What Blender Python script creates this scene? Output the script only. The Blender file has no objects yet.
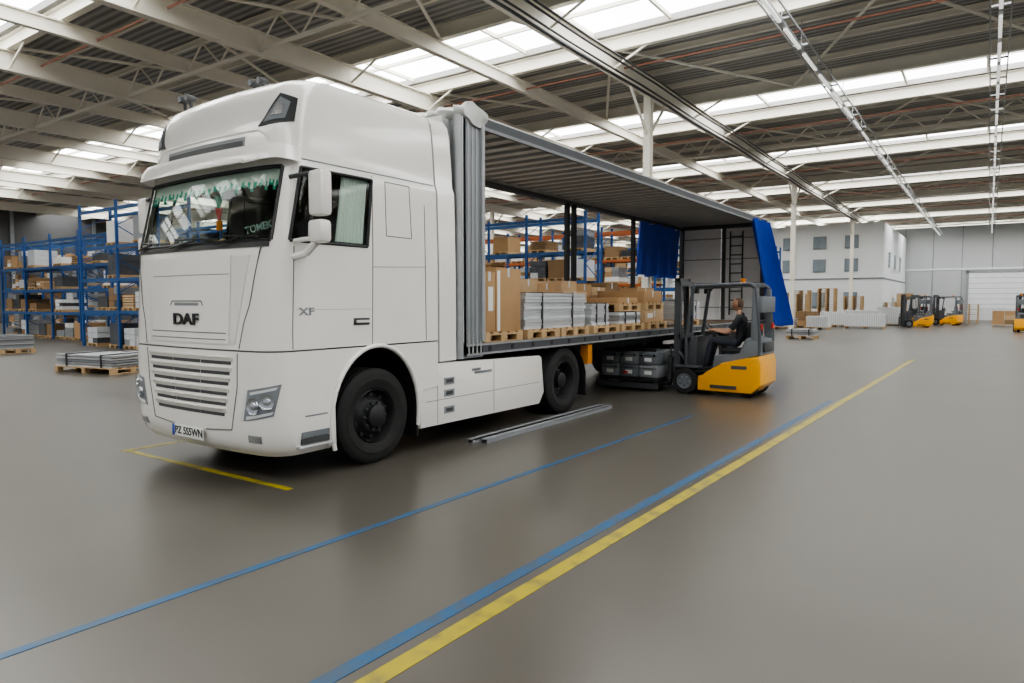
import bpy, bmesh, math, random
from mathutils import Vector, Matrix
from math import sin, cos, pi, radians
random.seed(7)
SC = bpy.context.scene

# ------------------------------------------------------------------ materials
MATS = {}
def M(name, col, rough=0.5, metal=0.0, var=0.08, scale=4.0, bump=0.0, emit=0.0, coat=0.0):
    if name in MATS: return MATS[name]
    m = bpy.data.materials.new(name); m.use_nodes = True
    nt = m.node_tree; b = nt.nodes['Principled BSDF']
    b.inputs['Roughness'].default_value = rough
    b.inputs['Metallic'].default_value = metal
    b.inputs['Coat Weight'].default_value = coat
    b.inputs['Coat Roughness'].default_value = 0.08
    tc = nt.nodes.new('ShaderNodeTexCoord')
    n = nt.nodes.new('ShaderNodeTexNoise'); n.inputs['Scale'].default_value = scale
    n.inputs['Detail'].default_value = 4
    nt.links.new(tc.outputs['Object'], n.inputs['Vector'])
    mx = nt.nodes.new('ShaderNodeMix'); mx.data_type = 'RGBA'
    a = [max(0, c*(1-var)) for c in col]; c2 = [min(1, c*(1+var)) for c in col]
    mx.inputs[6].default_value = (*a, 1); mx.inputs[7].default_value = (*c2, 1)
    nt.links.new(n.outputs['Fac'], mx.inputs[0]); nt.links.new(mx.outputs[2], b.inputs['Base Color'])
    if bump:
        bp = nt.nodes.new('ShaderNodeBump'); bp.inputs['Strength'].default_value = bump; bp.inputs['Distance'].default_value = 0.02
        nt.links.new(n.outputs['Fac'], bp.inputs['Height']); nt.links.new(bp.outputs[0], b.inputs['Normal'])
    if emit:
        nt.links.new(mx.outputs[2], b.inputs['Emission Color']); b.inputs['Emission Strength'].default_value = emit
    MATS[name] = m
    return m

white = M('truck_white_paint', (0.84, 0.815, 0.77), 0.26, 0, 0.02, 2, coat=0.7)
white2 = M('truck_white_plastic', (0.74, 0.73, 0.70), 0.4, 0, 0.05, 3)
black = M('black_plastic', (0.02, 0.02, 0.022), 0.45)
dark = M('dark_grey_plastic', (0.06, 0.062, 0.065), 0.5)
seam = M('panel_gap', (0.14, 0.14, 0.135), 0.7)
rubber = M('tyre_rubber', (0.018, 0.017, 0.017), 0.75, 0, 0.3, 8, 0.2)
rimm = M('wheel_rim_dark', (0.035, 0.035, 0.037), 0.45, 0.4, 0.2)
steel = M('galvanised_steel', (0.42, 0.43, 0.44), 0.42, 0.6, 0.15, 6)
alu = M('aluminium', (0.6, 0.61, 0.62), 0.38, 0.55, 0.12, 5)
greyp = M('grey_paint', (0.24, 0.25, 0.265), 0.5, 0, 0.1)
dgrey = M('rail_dark_grey', (0.085, 0.09, 0.1), 0.5, 0.2, 0.15)
chass = M('chassis_dark', (0.03, 0.03, 0.033), 0.6, 0.2, 0.3)
deckm = M('trailer_deck_wood', (0.16, 0.11, 0.07), 0.7, 0, 0.3, 6)
roofun = M('trailer_roof_sheet', (0.66, 0.68, 0.67), 0.6, 0, 0.06, 2)
blue = M('curtain_blue_pvc', (0.012, 0.06, 0.42), 0.4, 0, 0.2, 3, 0.1)
cloth = M('white_tarpaulin', (0.62, 0.62, 0.6), 0.6, 0, 0.1, 8, 0.5)
card = M('cardboard', (0.42, 0.26, 0.13), 0.8, 0, 0.12, 3)
card2 = M('cardboard_light', (0.52, 0.36, 0.21), 0.8, 0, 0.12, 3)
card3 = M('cardboard_dark', (0.24, 0.15, 0.075), 0.8, 0, 0.12, 3)
wood = M('pallet_wood', (0.50, 0.34, 0.18), 0.75, 0, 0.25, 9)
paper = M('paper_label', (0.78, 0.78, 0.76), 0.6)
wrap = M('stretch_wrap', (0.60, 0.62, 0.64), 0.3, 0, 0.12, 10, 0.3)
rackb = M('rack_blue', (0.015, 0.08, 0.26), 0.45)
racko = M('rack_beam', (0.02, 0.09, 0.25), 0.5)
rackr = M('rack_beam_orange', (0.4, 0.11, 0.03), 0.5)
cream = M('roof_steel_cream', (0.78, 0.74, 0.65), 0.5, 0, 0.05)
orange = M('forklift_yellow', (0.94, 0.42, 0.004), 0.35, 0, 0.05, coat=0.3)
fgrey = M('forklift_grey', (0.075, 0.08, 0.09), 0.45)
fgrey2 = M('forklift_light_grey', (0.16, 0.175, 0.19), 0.45)
chrome = M('chrome', (0.75, 0.76, 0.78), 0.12, 1.0)
red = M('red_plastic', (0.6, 0.03, 0.02), 0.4)
amber = M('amber_lens', (0.8, 0.25, 0.01), 0.2)
skin = M('skin', (0.56, 0.32, 0.22), 0.55, 0, 0.06)
shirt = M('black_workwear', (0.025, 0.027, 0.032), 0.85, 0, 0.2, 20)
trouser = M('dark_trousers', (0.04, 0.045, 0.06), 0.85, 0, 0.2, 20)
hairm = M('short_hair', (0.16, 0.10, 0.07), 0.8)
teal = M('teal_fringe', (0.04, 0.42, 0.30), 0.8)
fringe = M('white_fringe', (0.78, 0.84, 0.78), 0.8)
seatm = M('seat_fabric', (0.14, 0.12, 0.10), 0.9)
boardm = M('name_board_letters', (0.30, 0.40, 0.36), 0.7)
wallp = M('wall_panel_grey', (0.50, 0.51, 0.51), 0.6, 0, 0.05, 0.6)
wallw = M('office_wall_white', (0.80, 0.82, 0.83), 0.6, 0, 0.03, 0.8)
walld = M('wall_dark', (0.09, 0.09, 0.09), 0.7, 0, 0.1, 0.5)
gatem = M('gate_white', (0.84, 0.85, 0.86), 0.5)
winm = M('office_window_glass', (0.25, 0.30, 0.34), 0.1, 0, 0.2, 0.7)
lampm = M('lamp_diffuser', (0.9, 0.9, 0.86), 0.4, emit=0.7, var=0.01)
sky_em = M('skylight_glazing', (0.96, 0.985, 1.0), 0.4, emit=6.5, var=0.02, scale=0.7)
redpipe = M('sprinkler_pipe_red', (0.42, 0.20, 0.15), 0.5)

def glassmat(name, tint, mixf, gl):
    m = bpy.data.materials.new(name); m.use_nodes = True
    nt = m.node_tree; nt.nodes.clear(); L = nt.links.new
    o = nt.nodes.new('ShaderNodeOutputMaterial'); mx = nt.nodes.new('ShaderNodeMixShader')
    t = nt.nodes.new('ShaderNodeBsdfTransparent'); t.inputs[0].default_value = (*tint, 1)
    g = nt.nodes.new('ShaderNodeBsdfGlossy'); g.inputs['Roughness'].default_value = 0.03
    g.inputs['Color'].default_value = (gl, gl*1.03, gl*1.02, 1)
    fr = nt.nodes.new('ShaderNodeFresnel'); fr.inputs[0].default_value = 1.45
    ge = nt.nodes.new('ShaderNodeNewGeometry')
    inv = nt.nodes.new('ShaderNodeMath'); inv.operation = 'SUBTRACT'; inv.inputs[0].default_value = 1; L(ge.outputs['Backfacing'], inv.inputs[1])
    ad = nt.nodes.new('ShaderNodeMath'); ad.operation = 'ADD'; ad.inputs[1].default_value = mixf; ad.use_clamp = True
    mu = nt.nodes.new('ShaderNodeMath'); mu.operation = 'MULTIPLY'
    L(fr.outputs[0], ad.inputs[0]); L(ad.outputs[0], mu.inputs[0]); L(inv.outputs[0], mu.inputs[1]); L(mu.outputs[0], mx.inputs[0])
    L(t.outputs[0], mx.inputs[1]); L(g.outputs[0], mx.inputs[2]); L(mx.outputs[0], o.inputs[0])
    return m
glass = glassmat('vehicle_glass', (0.74, 0.80, 0.77), 0.0, 0.6)
lampglass = glassmat('headlight_glass', (0.9, 0.92, 0.94), 0.03, 0.9)

def floor_mat():
    m = bpy.data.materials.new('polished_concrete_floor'); m.use_nodes = True
    nt = m.node_tree; b = nt.nodes['Principled BSDF']; L = nt.links.new
    tc = nt.nodes.new('ShaderNodeTexCoord')
    def noise(sc, det, stretch=None):
        n = nt.nodes.new('ShaderNodeTexNoise'); n.inputs['Scale'].default_value = sc; n.inputs['Detail'].default_value = det
        if stretch:
            mp = nt.nodes.new('ShaderNodeMapping'); mp.inputs['Scale'].default_value = stretch
            L(tc.outputs['Object'], mp.inputs['Vector']); L(mp.outputs[0], n.inputs['Vector'])
        else: L(tc.outputs['Object'], n.inputs['Vector'])
        return n
    def ramp(n, p0, c0, p1, c1):
        r = nt.nodes.new('ShaderNodeValToRGB'); r.color_ramp.elements[0].position = p0; r.color_ramp.elements[1].position = p1
        r.color_ramp.elements[0].color = (*c0, 1); r.color_ramp.elements[1].color = (*c1, 1); L(n.outputs['Fac'], r.inputs[0]); return r
    def mul(a, b_):
        mx = nt.nodes.new('ShaderNodeMix'); mx.data_type = 'RGBA'; mx.blend_type = 'MULTIPLY'; mx.inputs[0].default_value = 1
        L(a, mx.inputs[6]); L(b_, mx.inputs[7]); return mx.outputs[2]
    n1 = noise(0.30, 2.0); n2 = noise(1.6, 2.5); n3 = noise(0.9, 3, (1.0, 0.10, 1.0))
    c = mul(ramp(n1, .25, (.086, .077, .064), .75, (.106, .096, .081)).outputs[0], ramp(n2, .2, (.95,)*3, .8, (1.04,)*3).outputs[0])
    c = mul(c, ramp(n3, .25, (.93, .925, .92), .7, (1, 1, 1)).outputs[0])
    L(c, b.inputs['Base Color'])
    rr = nt.nodes.new('ShaderNodeMapRange'); rr.inputs['To Min'].default_value = 0.27; rr.inputs['To Max'].default_value = 0.33
    L(n1.outputs['Fac'], rr.inputs[0]); L(rr.outputs[0], b.inputs['Roughness'])
    return m
floorm = floor_mat()

def paint_mat(name, col, lo=.36, hi=.56):
    m = bpy.data.materials.new(name); m.use_nodes = True
    nt = m.node_tree; b = nt.nodes['Principled BSDF']; L = nt.links.new
    tc = nt.nodes.new('ShaderNodeTexCoord'); n = nt.nodes.new('ShaderNodeTexNoise')
    n.inputs['Scale'].default_value = 6; n.inputs['Detail'].default_value = 9; L(tc.outputs['Object'], n.inputs['Vector'])
    r = nt.nodes.new('ShaderNodeValToRGB'); r.color_ramp.elements[0].position = lo; r.color_ramp.elements[1].position = hi
    r.color_ramp.elements[0].color = (*[0.45*c+0.04 for c in col], 1); r.color_ramp.elements[1].color = (*col, 1)
    L(n.outputs['Fac'], r.inputs[0]); L(r.outputs[0], b.inputs['Base Color']); b.inputs['Roughness'].default_value = 0.42
    return m
yellowline = paint_mat('worn_yellow_paint', (0.36, 0.29, 0.015), .33, .52)
blueline = paint_mat('worn_blue_paint', (0.012, 0.085, 0.19), .38, .58)

def deck_mat():
    m = bpy.data.materials.new('corrugated_roof_deck'); m.use_nodes = True
    nt = m.node_tree; b = nt.nodes['Principled BSDF']; L = nt.links.new
    tc = nt.nodes.new('ShaderNodeTexCoord'); w = nt.nodes.new('ShaderNodeTexWave')
    w.bands_direction = 'Y'; w.inputs['Scale'].default_value = 1.3; w.inputs['Distortion'].default_value = 0
    L(tc.outputs['Object'], w.inputs['Vector'])
    r = nt.nodes.new('ShaderNodeValToRGB'); r.color_ramp.elements[0].color = (0.21, 0.205, 0.195, 1); r.color_ramp.elements[1].color = (0.45, 0.44, 0.42, 1)
    L(w.outputs['Fac'], r.inputs[0]); L(r.outputs[0], b.inputs['Base Color']); b.inputs['Roughness'].default_value = 0.6
    bp = nt.nodes.new('ShaderNodeBump'); bp.inputs['Distance'].default_value = 0.05
    L(w.outputs['Fac'], bp.inputs['Height']); L(bp.outputs[0], b.inputs['Normal'])
    return m
deck = deck_mat()

# ------------------------------------------------------------------ builder
class MB:
    def __init__(s): s.bm = bmesh.new(); s.mats = []
    def mi(s, m):
        if m not in s.mats: s.mats.append(m)
        return s.mats.index(m)
    def face(s, vs, m):
        try:
            f = s.bm.faces.new(vs); f.material_index = s.mi(m); return f
        except ValueError: return None
    def box(s, x0, x1, y0, y1, z0, z1, m, bev=0.0, rot=0.0, tilt=None):
        c = Vector(((x0+x1)/2, (y0+y1)/2, (z0+z1)/2)); h = Vector(((x1-x0)/2, (y1-y0)/2, (z1-z0)/2))
        R = tilt if tilt is not None else Matrix.Rotation(rot, 3, 'Z')
        vs = []
        for dz in (-1, 1):
            for dx, dy in ((-1, -1), (1, -1), (1, 1), (-1, 1)):
                vs.append(s.bm.verts.new(c + R @ Vector((dx*h.x, dy*h.y, dz*h.z))))
        fs = [s.face([vs[i] for i in q], m) for q in ((3, 2, 1, 0), (4, 5, 6, 7), (0, 1, 5, 4), (1, 2, 6, 5), (2, 3, 7, 6), (3, 0, 4, 7))]
        if bev:
            es = list({e for f in fs for e in f.edges})
            bmesh.ops.bevel(s.bm, geom=es, offset=bev, segments=2, affect='EDGES', profile=0.5, material=-1)
    def cyl(s, p0, p1, r, m, seg=12, r2=None, cap=True):
        p0 = Vector(p0); p1 = Vector(p1); r2 = r if r2 is None else r2
        d = (p1-p0).normalized(); a = d.orthogonal().normalized(); b = d.cross(a)
        A = []; B = []
        for i in range(seg):
            t = 2*pi*i/seg; o = a*cos(t)+b*sin(t)
            A.append(s.bm.verts.new(p0+o*r)); B.append(s.bm.verts.new(p1+o*r2))
        for i in range(seg): s.face([A[i], A[(i+1) % seg], B[(i+1) % seg], B[i]], m)
        if cap: s.face(A[::-1], m); s.face(B, m)
    def tube(s, pts, r, m, seg=8):
        for a, b in zip(pts[:-1], pts[1:]): s.cyl(a, b, r, m, seg)
    def prism(s, pts, axis, a0, a1, m, bev=0.0):
        def v(p, a):
            return {'X': (a, p[0], p[1]), 'Y': (p[0], a, p[1]), 'Z': (p[0], p[1], a)}[axis]
        A = [s.bm.verts.new(v(p, a0)) for p in pts]; B = [s.bm.verts.new(v(p, a1)) for p in pts]
        n = len(pts); fs = [s.face(A[::-1], m), s.face(B, m)]
        for i in range(n): fs.append(s.face([A[i], A[(i+1) % n], B[(i+1) % n], B[i]], m))
        if bev:
            es = list({e for f in fs[:2] if f for e in f.edges})
            bmesh.ops.bevel(s.bm, geom=es, offset=bev, segments=2, affect='EDGES', profile=0.5, material=-1)
    def lathe(s, prof, org, axis, m, seg=40, mats=None):
        org = Vector(org); ax = Vector(axis).normalized(); a = ax.orthogonal().normalized(); b = ax.cross(a)
        rings = []
        for (r, h) in prof:
            rings.append([s.bm.verts.new(org+ax*h+(a*cos(2*pi*i/seg)+b*sin(2*pi*i/seg))*max(r, 1e-4)) for i in range(seg)])
        for k in range(len(rings)-1):
            mm = mats[k] if mats else m
            for i in range(seg):
                s.face([rings[k][i], rings[k][(i+1) % seg], rings[k+1][(i+1) % seg], rings[k+1][i]], mm)
    def grid(s, rows, m, skip=None, matf=None):
        V = [[s.bm.verts.new(p) for p in r] for r in rows]
        for i in range(len(V)-1):
            for j in range(len(V[0])-1):
                if skip and skip(i, j): continue
                s.face([V[i][j], V[i][j+1], V[i+1][j+1], V[i+1][j]], matf(i, j) if matf else m)
        return V
    def ell(s, c, rx, ry, rz, m, seg=16, rings=10, fn=None):
        c = Vector(c); rows = []
        for i in range(rings+1):
            ph = -pi/2+pi*i/rings; row = []
            for j in range(seg+1):
                t = 2*pi*j/seg
                p = Vector((rx*cos(ph)*cos(t), ry*cos(ph)*sin(t), rz*sin(ph)))
                if fn: p = fn(p)
                row.append(c+p)
            rows.append(row)
        s.grid(rows, m)
    def addmesh(s, me, m, mat4):
        off = [s.bm.verts.new(mat4 @ v.co) for v in me.vertices]
        for p in me.polygons: s.face([off[i] for i in p.vertices], m)
    def obj(s, name, parent=None, loc=(0, 0, 0), rotz=0, angle=35, weld=True, recalc=True):
        if weld: bmesh.ops.remove_doubles(s.bm, verts=s.bm.verts, dist=1e-5)
        if recalc: bmesh.ops.recalc_face_normals(s.bm, faces=s.bm.faces)
        lim = radians(angle)
        for f in s.bm.faces: f.smooth = True
        for e in s.bm.edges:
            if len(e.link_faces) == 2:
                e.smooth = e.calc_face_angle(0) < lim
            else: e.smooth = False
        me = bpy.data.meshes.new(name); s.bm.to_mesh(me); s.bm.free()
        for m in s.mats: me.materials.append(m)
        o = bpy.data.objects.new(name, me); SC.collection.objects.link(o)
        o.location = loc; o.rotation_euler[2] = rotz
        if parent: o.parent = parent
        return o
def empty(name, loc=(0, 0, 0), rotz=0):
    o = bpy.data.objects.new(name, None); SC.collection.objects.link(o); o.location = loc; o.rotation_euler[2] = rotz
    o.empty_display_size = 0.3
    return o
def textmesh(body, size, ext=0.004):
    c = bpy.data.curves.new('t', 'FONT'); c.body = body; c.size = size; c.extrude = ext; c.align_x = 'CENTER'; c.align_y = 'CENTER'
    c.offset = size*0.018
    o = bpy.data.objects.new('t', c); SC.collection.objects.link(o)
    dg = bpy.context.evaluated_depsgraph_get(); me = bpy.data.meshes.new_from_object(o.evaluated_get(dg))
    bpy.data.objects.remove(o); return me

# ------------------------------------------------------------------ hall
XL, XR, YN, YF = -62.0, 25.0, -20.0, 76.0
ZR = 8.8
mb = MB(); mb.box(XL, XR, YN, YF, -0.2, 0, floorm); mb.obj('floor')
mb = MB(); mb.box(XL-0.2, XL, YN, YF, 0, ZR+0.6, walld)
for i in range(17):
    mb.box(XL, XL+0.15, YN+i*5.9, YN+i*5.9+0.25, 0, ZR, greyp)
mb.obj('wall_left')
mb = MB(); mb.box(XL, XR, YF, YF+0.2, 0, ZR+0.6, wallp)
for i in range(37):
    x = XL+i*2.3; mb.box(x, x+0.06, YF-0.04, YF, 0, ZR, greyp)
mb.box(XL, XR, YF-0.06, YF, 4.6, 4.75, wallw)
mb.obj('wall_back')
mb = MB()
x0, x1 = -1.6, 3.6
mb.box(x0, x1, YF-0.15, YF-0.05, 0, 4.3, gatem)
for k in range(9): mb.box(x0, x1, YF-0.17, YF-0.15, k*0.48+0.44, k*0.48+0.465, greyp)
mb.box(x0-0.2, x0, YF-0.2, YF-0.05, 0, 4.5, steel); mb.box(x1, x1+0.2, YF-0.2, YF-0.05, 0, 4.5, steel); mb.box(x0-0.2, x1+0.2, YF-0.2, YF-0.05, 4.3, 4.5, steel)
mb.obj('door_1')
mb = MB(); mb.box(-4.6, -3.6, YF-0.12, YF-0.05, 0, 2.1, greyp); mb.box(-4.7, -3.5, YF-0.1, YF-0.05, 2.1, 2.2, steel); mb.obj('door_2')

OY = 58.8
mb = MB(); mb.box(-26, -6.7, OY, 75.8, 0, 7.7, wallw)
mb.box(-26, -6.65, OY-.06, OY, 3.4, 3.5, greyp)
mb.box(-6.7, -6.64, OY, 75.8, 3.4, 3.5, greyp)
for y in (62, 66, 70): mb.box(-6.7, -6.66, y, y+1.2, 4.4, 5.6, winm)
mb.obj('office_block')
wn = 1
for z0, z1 in ((1.2, 2.4), (4.0, 5.0), (5.8, 6.8)):
    for i in range(6):
        x = -8.4-i*2.3
        mb = MB(); mb.box(x-.95, x, OY-.10, OY-.03, z0, z1, greyp); mb.box(x-.89, x-0.50, OY-.13, OY-.10, z0+.06, z1-.06, winm); mb.box(x-0.45, x-0.06, OY-.13, OY-.10, z0+.06, z1-.06, winm)
        mb.obj('window_%d' % wn); wn += 1

# roof
sky_y = [6.0+9.4*k for k in range(-2, 8)]
mb = MB(); prev = YN; HW = 1.45
for y in sky_y+[None]:
    if y is None: mb.box(XL, XR, prev, YF, ZR, ZR+0.15, deck); break
    mb.box(XL, XR, prev, y-HW, ZR, ZR+0.15, deck)
    prev = y+HW
mb.obj('ceiling')
for y in sky_y:
    mb = MB()
    mb.box(XL+.05, XR-.05, y-HW+.01, y+HW-.01, ZR+0.16, ZR+0.20, sky_em)
    x = XL+.1
    while x < XR:
        mb.box(x, x+0.07, y-HW+.01, y+HW-.01, ZR+0.04, ZR+0.15, cream); x += 2.2
    mb.box(XL+.05, XR-.05, y-.03, y+.03, ZR+0.04, ZR+0.15, cream)
    mb.obj('skylight')
def ibeam(mb, axis, a0, a1, c, z0, z1, m, w=0.2, t=0.03):
    for (u0, u1, v0, v1) in ((-w/2, w/2, z0, z0+t), (-w/2, w/2, z1-t, z1), (-t/2, t/2, z0+t, z1-t)):
        if axis == 'Y': mb.box(c+u0, c+u1, a0, a1, v0, v1, m)
        else: mb.box(a0, a1, c+u0, c+u1, v0, v1, m)
mb = MB()
for y in sky_y:
    for dy in (-1.65, 1.65): ibeam(mb, 'X', XL, XR, y+dy, 8.42, 8.78, cream, 0.18)
    for dy in (3.1, 4.7, 6.3): ibeam(mb, 'X', XL, XR, y+dy, 8.64, 8.79, cream, 0.09, 0.015)
mb.obj('roof_purlins')
mb = MB()
YB = (-8.6, -15.2, -21.8, -28.4, -35.0, -41.6, -48.2, -54.8, 4.7, 11.3, 18)
for x in YB: ibeam(mb, 'Y', YN, YF, x, 7.85, 8.40, cream, 0.24)
for x in (-11.9, -18.5, -25.1, -31.7, -38.3, -44.9): ibeam(mb, 'Y', YN, YF, x, 8.05, 8.40, cream, 0.16)
mb.obj('roof_beams')
mb = MB()
for k, y in enumerate(sky_y[:-1]):
    for x in (-48.2, -41.6, -35.0, -28.4, -21.8, -15.2, -8.6, -2.0, 4.7):
        mb.cyl((x, y+1.6, 8.5), (x+3.3, y+7.8, 8.5), 0.045, cream, 6)
        mb.cyl((x+3.3, y+7.8, 8.5), (x+6.6, y+1.6, 8.5), 0.045, cream, 6)
    for x in YB:
        for dx in (-1.1, 1.1):
            mb.cyl((x, y+1.65, 7.95), (x+dx, y+1.65, 8.46), 0.035, cream, 6); mb.cyl((x, y-1.65, 7.95), (x+dx, y-1.65, 8.46), 0.035, cream, 6)
for y in sky_y[::2]:
    yy = y+4.7
    for xa in (-41.6, -35.0, -28.4, -21.8, -15.2, -8.6, -1.95, 4.7, 11.3):
        xb = xa+6.6
        mb.box(xa, xb, yy-.04, yy+.04, 7.92, 8.0, cream)
        for i in range(4):
            a = xa+i*1.65
            mb.cyl((a, yy, 7.96), (a+.825, yy, 8.66), .03, cream, 6); mb.cyl((a+.825, yy, 8.66), (a+1.65, yy, 7.96), .03, cream, 6)
mb.obj('roof_bracing')
mb = MB()
for k, y in enumerate(sky_y[:-1]):
    mb.cyl((XL+.3, y+2.4, 8.2), (XR, y+2.4, 8.2), 0.028, redpipe, 8)
mb.obj('sprinkler_pipes')
cy = [0.7+18.8*k for k in range(-1, 5)]
for xc in (-8.6, -28.4):
    for y in cy:
        if y > 75 or (xc < -20 and y > 56): continue
        mb = MB()
        mb.box(xc-0.11, xc+0.11, y-0.12, y-0.10, 0, 7.85, cream); mb.box(xc-0.11, xc+0.11, y+0.10, y+0.12, 0, 7.85, cream)
        mb.box(xc-0.012, xc+0.012, y-0.10, y+0.10, 0, 7.85, cream)
        mb.box(xc-0.2, xc+0.2, y-0.2, y+0.2, 0, 0.03, greyp)
        mb.cyl((xc, y+.1, 6.7), (xc, y+1.3, 7.86), 0.045, cream, 8); mb.cyl((xc, y-.1, 6.7), (xc, y-1.3, 7.86), 0.045, cream, 8)
        mb.obj('steel_column')
for xr in (-3.9, 0.0):
    mb = MB()
    mb.box(xr-0.04, xr+0.04, YN, YF-1, 7.72, 7.79, steel)
    mb.box(xr-0.20, xr-0.17, YN, YF-1, 7.80, 7.84, steel); mb.box(xr+0.17, xr+0.20, YN, YF-1, 7.80, 7.84, steel)
    y = YN+0.4
    while y < YF-3:
        mb.box(xr-0.035, xr+0.035, y, y+1.4, 7.675, 7.72, lampm)
        mb.box(xr-0.20, xr+0.20, y+1.55, y+1.6, 7.80, 7.84, steel)
        mb.cyl((xr, y+1.58, 7.84), (xr, y+1.58, 8.42), 0.01, steel, 5)
        y += 1.88
    mb.obj('light_rail')
mb = MB()
for dx, z in ((0.22, 7.74), (0.34, 7.68), (0.46, 7.72), (0.9, 7.66), (1.0, 7.70)):
    pts = []
    for i in range(0, 39):
        y = YN+2*i; pts.append((-8.6+dx, y, z-0.05*abs(sin(i*pi/4+dx))))
    mb.tube(pts, 0.026, black, 6)
mb.obj('ceiling_cables')

def strip(name, p, q, w, m):
    mb = MB(); p = Vector((*p, 0)); q = Vector((*q, 0)); d = (q-p).normalized(); n = Vector((-d.y, d.x, 0))*w/2
    a = [p-n, q-n, q+n, p+n]
    vs = [mb.bm.verts.new(v+Vector((0, 0, 0.003))) for v in a]; vb = [mb.bm.verts.new(v) for v in a]
    mb.face(vs, m); mb.face(vb[::-1], m)
    for i in range(4): mb.face([vb[i], vb[(i+1) % 4], vs[(i+1) % 4], vs[i]], m)
    return mb.obj(name)
strip('floor_line_yellow', (-2.25, 0.2), (-1.75, 23), 0.11, yellowline)
strip('floor_line_blue', (-2.42, 0.2), (-2.16, 12.6), 0.09, blueline)
strip('floor_line_blue', (-3.86, 0.0), (-3.57, 9.8), 0.065, blueline)
strip('floor_line_yellow', (-7.95, 3.80), (-5.12, 3.84), 0.07, yellowline)
strip('floor_line_yellow', (-8.0, 3.74), (-7.9, 12), 0.07, yellowline)

# ------------------------------------------------------------------ wheel
def wheel(mb, c, r, w, side, hub='front', rim=None):
    rim = rim or rimm; s = side
    cx, cyy, cz = c; ax = (s, 0, 0)
    rr = r*0.575
    prof = [(rr, -w), (r*0.80, -w), (r*0.95, -w*0.97), (r, -w*0.85)]
    for k in range(4):
        h = -w*(0.85-0.18*k-0.02)
        prof += [(r, h+0.0), (r*0.975, h+0.004), (r*0.975, h+0.014), (r, h+0.018)]
    prof += [(r, -w*0.12), (r*0.96, -0.015), (r*0.86, 0.0), (r*0.8, -0.002), (r*0.78, 0.004), (r*0.70, -0.002), (rr+0.01, -0.02), (rr, -0.035)]
    mb.lathe(prof, c, ax, rubber, 48)
    if hub == 'front':
        p2 = [(rr, -0.035), (rr*0.96, -0.02), (rr*0.92, -0.05), (rr*0.86, -0.11), (rr*0.62, -0.06), (rr*0.58, -0.035), (rr*0.42, -0.03), (rr*0.40, 0.02), (rr*0.32, 0.035), (0.0, 0.04)]
        nr, nh = rr*0.5, -0.035
    else:
        p2 = [(rr, -0.035), (rr*0.96, -0.02), (rr*0.92, -0.06), (rr*0.84, -0.17), (rr*0.64, -0.19), (rr*0.60, -0.16), (rr*0.42, -0.16), (rr*0.40, -0.05), (rr*0.3, -0.035), (0, -0.03)]
        nr, nh = rr*0.52, -0.165
    mb.lathe(p2, c, ax, rim, 40)
    for i in range(10):
        t = 2*pi*i/10; a = (cx+s*(nh-0.005), cyy+nr*cos(t), cz+nr*sin(t)); b = (cx+s*(nh+0.03), a[1], a[2])
        mb.cyl(a, b, r*0.026, dgrey if hub == 'front' else steel, 6)
        q = rr*0.76; h0 = -0.088 if hub == 'front' else -0.178
        a = (cx+s*(h0-.012), cyy+q*cos(t+.3), cz+q*sin(t+.3)); b = (cx+s*(h0+.008), a[1], a[2]); mb.cyl(a, b, r*0.05, black, 10)

# ------------------------------------------------------------------ tractor unit
TX, TY = -6.44, 3.65
truck = empty('semi_truck', (TX, TY, 0))
def interp(z, xs, ys):
    if z <= xs[0]: return ys[0]
    for i in range(len(xs)-1):
        if z <= xs[i+1]:
            t = (z-xs[i])/(xs[i+1]-xs[i]); return ys[i]+(ys[i+1]-ys[i])*t
    return ys[-1]
ZZ = [.26, .34, .50, 1.25, 2.2, 2.95, 3.02, 3.35, 3.60, 3.72, 3.79, 3.835, 3.86]
FY = [.12, .05, .01, .0, .05, .22, .22, .26, .33, .40, .50, .70, 1.1]
HWW = [1.16, 1.22, 1.25, 1.25, 1.25, 1.23, 1.20, 1.18, 1.155, 1.13, 1.09, 1.01, .80]
YR = 2.3
BOW = 0.05; RX = 0.30; RY = 0.24
def P0(s, z):
    w = interp(z, ZZ, HWW); f = interp(z, ZZ, FY); a = abs(s); sg = 1 if s >= 0 else -1
    if a <= 1: x = a*(w-RX); y = f+BOW*a*a
    elif a <= 2: t = (a-1)*pi/2; x = w-RX+RX*sin(t); y = f+BOW+RY*(1-cos(t))
    else: x = w; y = f+BOW+RY+(a-2)*(YR-(f+BOW+RY))
    return Vector((sg*x, y, z))
def PS(s, z, off=0.0):
    p = P0(s, z)
    if off:
        ds = P0(s+.01, z)-P0(s-.01, z); dz = P0(s, z+.01)-P0(s, z-.01)
        n = ds.cross(dz).normalized()
        if n.dot(Vector((p.x, p.y-1.3, 0))) < 0: n = -n
        p = p+n*off
    return p
def s_y(y, z):
    f = interp(z, ZZ, FY)+BOW+RY
    return 2+(y-f)/(YR-f)
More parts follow.
